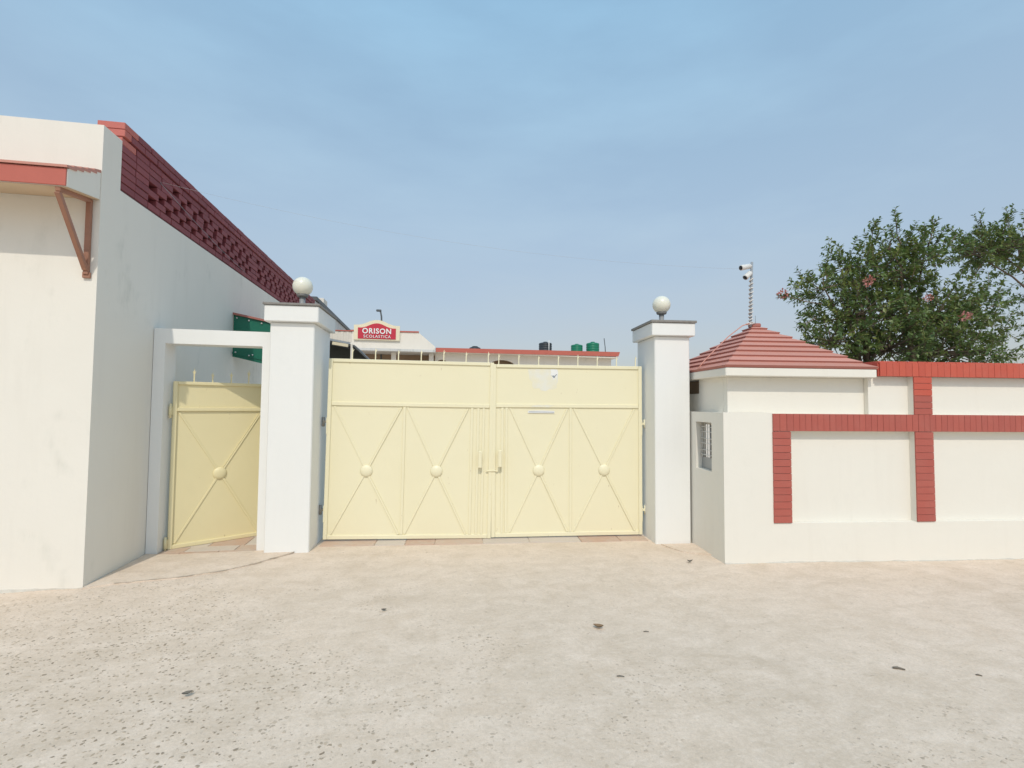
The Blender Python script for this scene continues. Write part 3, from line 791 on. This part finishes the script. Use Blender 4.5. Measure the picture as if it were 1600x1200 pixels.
# front wall with arched openings left as real recesses
def archwall(par, length, z0, z1, openings, y0, y1, mat):
    # openings: (centre, half width, spring z, apex z); wall drawn as strips around them
    cur = 0
    for (c, hw, zs, za) in openings:
        box('wall', cur, c - hw, y0, y1, z0, z1, mat, par, 0)
        pts = [(c - hw, z1), (c - hw, zs)]
        for k in range(1, 16):
            a = math.pi * k / 16; pts.append((c - hw * math.cos(a), zs + (za - zs) * math.sin(a)))
        pts += [(c + hw, zs), (c + hw, z1)]
        prism('arch_head', pts, 'y', y0, y1, mat, par)
        cur = c + hw
    box('wall', cur, length, y0, y1, z0, z1, mat, par, 0)
archwall(LBk, 12.45, 0, 4.98, ((.45, .42, 4.2, 4.56), (4.50, .95, 4.15, 4.66), (8.6, .95, 3.9, 4.42)), 0, .2, 'farwhite')
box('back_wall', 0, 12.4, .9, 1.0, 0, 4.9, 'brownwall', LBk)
box('wall', 12.2, 12.45, .21, 6, 0, 4.98, 'farwhite', LBk)
box('roof_slab', -.02, 12.75, -.55, 6, 4.985, 5.06, 'farwhite', LBk)
prism('fascia', [(-.02, 4.99), (-.02, 5.26), (12.85, 5.42), (12.72, 5.10)], 'y', -.60, -.551, 'redfascia', LBk)
box('roof_slab', -.02, 12.6, -.5, 6, 5.061, 5.26, 'greywash', LBk)
def onroof(u, v): 
    return (.50 + u * math.cos(LA) - v * math.sin(LA), 32 + u * math.sin(LA) + v * math.cos(LA), 5.2605)
def tank(u, r, h, mat, label):
    t = thing('water_tank', label, 'water tank', onroof(u, .8), 0, 'water tanks on the far roof')
    prof = [(r * .97, 0)]
    nb = 5; hb = h * .86
    for k in range(nb):
        z0_, z1_ = hb * k / nb, hb * (k + 1) / nb; dz = (z1_ - z0_)
        prof += [(r * .965, z0_ + dz * .08), (r, z0_ + dz * .25), (r, z0_ + dz * .80), (r * .965, z0_ + dz * .95)]
    prof += [(r * .93, hb * 1.02), (r * .5, h * .93), (r * .30, h * .94)]
    lathe('body', prof, mat, t, 28)
    lathe('lid', [(r * .30, h * .935), (r * .32, h * .945), (r * .32, h * .985), (r * .2, h)], mat, t, 20)
    return t
tk = tank(7.78, .46, .86, 'blacktank', 'black water tank on the far roof with a white pipe')
tube('pipe', [(.14, -.48, 0), (.14, -.48, .92)], .035, 'camwhite', tk, 8)
tank(10.15, .42, .80, 'greentank', 'shorter green water tank between the black tank and the taller green one')
tank(11.38, .47, 1.0, 'greentank', 'taller green water tank nearest the right end of the far roof')
t = thing('water_tank', 'low dark tank top just showing above the red fascia', 'water tank', onroof(2.75, .8), 0, 'water tanks on the far roof')
lathe('body', [(.40, 0), (.42, .06), (.42, .16), (.36, .25), (.2, .31)], 'blacktank', t, 20)
lathe('lid', [(.2, .305), (.2, .34), (.1, .36)], 'blacktank', t, 16)
p = onroof(12.25, .5)
tag(tube('antenna', [p, (p[0] - .03, p[1], p[2] + .6), (p[0] - .11, p[1], p[2] + 1.25)], .03, 'darkgrey', None, 6), 'thin dark rod standing on the right end of the far roof', 'antenna')

# ------------------------------------------------------------------ trees
def mesh_leaves(name, items, mat, parent):
    """items: (pos, dir, normal, length, width, tint)"""
    vs, fs, tint = [], [], []
    for (p, d, nrm, ln, w, tn) in items:
        s_ = d.cross(nrm).normalized() * w * .5; b = len(vs)
        m1 = p + d * ln * .45 - nrm * ln * .04; q = p + d * ln - nrm * ln * .16
        lift = nrm * w * .16
        for v in (p, m1 + s_ + lift, q, m1 - s_ + lift, m1): vs.append((v.x, v.y, v.z))
        fs += [(b, b + 1, b + 4), (b + 1, b + 2, b + 4), (b + 2, b + 3, b + 4), (b + 3, b, b + 4)]
        tint += [tn] * 5
    me = bpy.data.meshes.new(name); me.from_pydata(vs, [], fs)
    at = me.color_attributes.new('tint', 'FLOAT_COLOR', 'POINT')
    at.data.foreach_set('color', [c for t_ in tint for c in (t_[0], t_[1], 0, 1)])
    return link(name, me, mat, parent)
def rv():
    while True:
        v = Vector((random.uniform(-1, 1), random.uniform(-1, 1), random.uniform(-1, 1)))
        if .05 < v.length < 1: return v.normalized()
def shoot(items, twv, twf, p, d, ln, lsz, yel):
    """a leafy twig: opposite leaves along an arching stem"""
    n = max(4, int(ln / .030)); pts = []; q = p.copy(); dd = d.copy()
    tn0 = random.random()
    for k in range(n):
        q = q + dd * (ln / n); dd = (dd + Vector((0, 0, -.012)) + rv() * .09).normalized(); pts.append(q.copy())
        side = dd.cross(rv()).normalized()
        for s_ in (1, -1):
            if random.random() < .08: continue
            ld = (side * s_ * .9 + dd * .55 + rv() * .30 + Vector((0, 0, .05))).normalized()
            nr = (Vector((0, 0, 1)) + rv() * .75); nr = (nr - ld * nr.dot(ld)).normalized()
            sz = lsz * random.uniform(.65, 1.15) * (1 - .35 * k / n)
            items.append((q, ld, nr, sz, sz * .52, (min(1, max(0, tn0 * .6 + random.random() * .4)), yel * random.random())))
    tubegeo(twv, twf, [tuple(p)] + [tuple(x) for x in pts[::max(1, n // 4)]], .0035, 3)
def tree(label, base, blobs, limbs_at, nshoot, lsz, flowers, extra, seed, group):
    random.seed(seed)
    t = thing('flowering_tree', label, 'tree', base, 0, group)
    B = Vector(base)
    vs, fs = [], []; items = []; twv, twf = [], []
    # stems from the ground
    forks = []
    for k in range(limbs_at):
        a = 2 * math.pi * k / limbs_at + random.uniform(-.3, .3)
        p1 = Vector((.14 * math.cos(a), .14 * math.sin(a), 0)); p2 = p1 * 2.2 + Vector((0, 0, .9)); p3 = p1 * 4.2 + Vector((random.uniform(-.1, .1), random.uniform(-.1, .1), 1.9))
        tubegeo(vs, fs, [tuple(p1), tuple(p1.lerp(p2, .5) + rv() * .03), tuple(p2), tuple(p2.lerp(p3, .5) + rv() * .04), tuple(p3)], [.085, .075, .066, .056, .048], 8)
        forks.append(p3); forks.append(p2)
    for (c, r, wgt) in blobs:
        c = Vector(c) - B; nc = max(3, int(nshoot * wgt))
        f = min(forks, key=lambda q: (q - c).length)
        mid = Vector((f.x * .72 + c.x * .28, f.y * .72 + c.y * .28, f.z * .35 + c.z * .65)) + rv() * .08
        m2_ = mid.lerp(c, .5) + Vector((0, 0, .06)) + rv() * .06
        tubegeo(vs, fs, [tuple(f), tuple(mid), tuple(m2_), tuple(c)], [.034, .024, .015, .009], 6)
        for k in range(nc):
            d = rv(); rr = random.random() ** .42
            q = c + Vector((d.x * r[0], d.y * r[1], d.z * r[2])) * rr * (1 + .22 * math.sin(5 * d.x + 3 * d.z + c.x * 7))
            if k % 4 == 0: tubegeo(twv, twf, [tuple(c), tuple(c.lerp(q, .5) + rv() * .04), tuple(q)], [.011, .008, .004], 4)
            out = (d * .9 + Vector((0, 0, .42)) + rv() * .45).normalized()
            shoot(items, twv, twf, q, out, random.uniform(.13, .30), lsz, random.choice((.1, .25, .5, 1.0)))
    for (p0, p1, n_) in extra:     # long sprays that break the outline
        p0 = Vector(p0) - B; p1 = Vector(p1) - B; d = (p1 - p0)
        tubegeo(twv, twf, [tuple(p0), tuple(p0 + d * .5 + rv() * .02), tuple(p1)], [.010, .007, .004], 4)
        for k in range(n_):
            q = p0 + d * random.uniform(.35, .95); shoot(items, twv, twf, q, (d.normalized() + rv() * .6).normalized(), random.uniform(.12, .24), lsz, .25)
    me = bpy.data.meshes.new('trunk'); me.from_pydata(vs, [], fs); link('trunk', me, 'bark', t, True)
    me = bpy.data.meshes.new('twigs'); me.from_pydata(twv, [], twf); cr_t = link('twigs', me, 'bark', t); cr_t['kind'] = 'stuff'
    cr = mesh_leaves('crown', items, 'leaf', t); cr['kind'] = 'stuff'
    for (p, s_) in flowers:
        p = Vector(p) - B; it = []
        for k in range(70):
            d = rv(); q = p + d * s_ * random.uniform(.3, 1)
            nr = rv(); nr = (nr - d * nr.dot(d)).normalized(); it.append((q, d, nr, s_ * .42, s_ * .40, (random.random(), random.random() * .6)))
        mesh_leaves('flower_cluster', it, 'flower', t)
    return t
# crown masses of the near tree, each placed where the tree grows behind the wall
T1 = [((6.95, 6.3, 3.05), (.75, .75, .55), 1.5), ((6.2, 6.2, 2.95), (.55, .6, .45), 1.0), ((7.7, 6.2, 3.0), (.65, .65, .5), 1.2),
      ((6.55, 6.3, 3.55), (.55, .6, .38), 1.0), ((7.25, 6.4, 3.70), (.55, .6, .42), 1.0), ((5.85, 6.2, 2.55), (.50, .6, .40), .9),
      ((6.6, 6.0, 2.45), (.75, .7, .42), 1.3), ((7.5, 6.0, 2.45), (.75, .7, .42), 1.3), ((8.25, 6.2, 3.05), (.45, .5, .42), .75), ((8.1, 6.2, 2.45), (.5, .6, .4), .8),
      ((7.0, 6.3, 4.05), (.32, .35, .22), .40), ((7.65, 6.3, 4.05), (.40, .4, .26), .55), ((5.75, 6.2, 3.35), (.30, .4, .25), .35), ((6.25, 6.3, 3.75), (.28, .3, .22), .35),
      ((8.50, 6.3, 3.20), (.22, .3, .18), .22)]
ex = [((6.6, 6.2, 3.8), (6.60, 6.2, 4.30), 5), ((7.1, 6.2, 4.1), (7.02, 6.2, 4.48), 5), ((7.6, 6.2, 4.1), (7.75, 6.2, 4.55), 5), ((7.85, 6.2, 4.0), (8.15, 6.2, 4.35), 5),
      ((5.6, 6.1, 3.1), (5.02, 6.1, 3.20), 5), ((5.5, 6.1, 2.9), (5.2, 6.1, 2.75), 4), ((8.5, 6.2, 3.1), (9.1, 6.2, 3.35), 6), ((8.4, 6.2, 2.5), (8.85, 6.2, 2.75), 5), ((8.4, 6.2, 2.3), (9.2, 6.2, 2.45), 5)]
fl = [((4.98, 6.1, 3.22), .07), ((6.02, 5.72, 3.36), .070), ((6.72, 5.5, 3.12), .048), ((7.25, 5.45, 2.88), .068)]
tree('leafy green tree with pink flower clusters behind the guard house roof', (7.0, 6.4, 0), T1, 5, 108, .094, fl, ex, 11, 'flowering trees behind the wall')
T2 = [((9.40, 6.6, 4.33), (.40, .5, .25), 1.0), ((10.1, 6.7, 4.42), (.55, .7, .36), 1.1), ((8.98, 6.6, 4.22), (.24, .3, .18), .4), ((11.0, 6.8, 4.2), (.7, .8, .6), 1.3), ((11.9, 6.8, 3.4), (.9, .9, .9), 1.6), ((10.15, 6.5, 2.30), (.32, .4, .18), .35)]
ex2 = [((9.2, 6.6, 4.45), (9.15, 6.6, 4.82), 4), ((9.75, 6.6, 4.5), (9.75, 6.6, 4.92), 5), ((9.0, 6.6, 4.2), (8.68, 6.6, 4.10), 4), ((9.2, 6.6, 4.1), (9.0, 6.6, 3.80), 4)]
tree('dark green tree reaching into the picture at the upper right edge', (12.0, 6.8, 0), T2, 4, 105, .094, [], ex2, 23, 'flowering trees behind the wall')

# ------------------------------------------------------------------ litter on the ground
def curled_leaf(label, loc, ln, rz_, mat='leafdry', curl=.5):
    n_ = 7; vs, fs = [], []
    for k in range(n_):
        s_ = k / (n_ - 1); w = ln * .30 * math.sin(math.pi * min(.98, s_ * .94 + .05)) ; zc = .006 + ln * curl * (s_ - .5) ** 2 * 1.6
        for j in (-1, 0, 1): vs.append(((s_ - .5) * ln, j * w, zc + (abs(j) * w * .55)))
    for k in range(n_ - 1):
        for j in range(2): fs.append((k * 3 + j, k * 3 + j + 1, (k + 1) * 3 + j + 1, (k + 1) * 3 + j))
    b = len(vs); vs += [(x, y, z_ + .0025) for x, y, z_ in vs]; fs += [tuple(i + b for i in reversed(q)) for q in fs]
    me = bpy.data.meshes.new('fallen_leaf'); me.from_pydata(vs, [], fs)
    o = link('fallen_leaf', me, mat, None, True); o.location = loc; o.rotation_euler = (0, 0, rz_); tag(o, label, 'leaf'); return o
curled_leaf('curled brown dry leaf on the concrete before the right gate leaf', (1.241, 3.41, .006), .075, 2.6)
curled_leaf('small dark clod like leaf near the guard house corner', (2.688, 4.68, .004), .060, 2.9, 'stickm', .9)
curled_leaf('small dark curled leaf lying left of centre in the foreground', (-1.263, 2.99, .006), .050, .5, 'stickm')
curled_leaf('tiny dark leaf on the yard before the left gate leaf', (-.301, 3.946, .005), .040, 0.1, 'stickm')
def twig(label, loc, ln, rz_, r=.005):
    o = tube('twig', [(-ln / 2, 0, r), (-ln * .1, ln * .05, r * 1.6), (ln / 2, 0, r)], [r, r * 1.2, r * .7], 'stickm', None, 7)
    o.location = loc; o.rotation_euler = (0, 0, rz_); return tag(o, label, 'twig')
twig('dark twig on the concrete at right, the thickest of the twigs', (2.874, 2.595, 0.004), .062, -.55, .006)
twig('short thin twig just right of the curled brown leaf', (1.558, 3.302, 0.004), .038, -.2, .003)
twig('small dark twig at the lower right picture edge', (3.285, 2.458, 0.004), .030, -.6, .004)
twig('thin twig on the yard below the right gate leaf', (1.154, 2.79, 0.004), .045, -.25, .003)
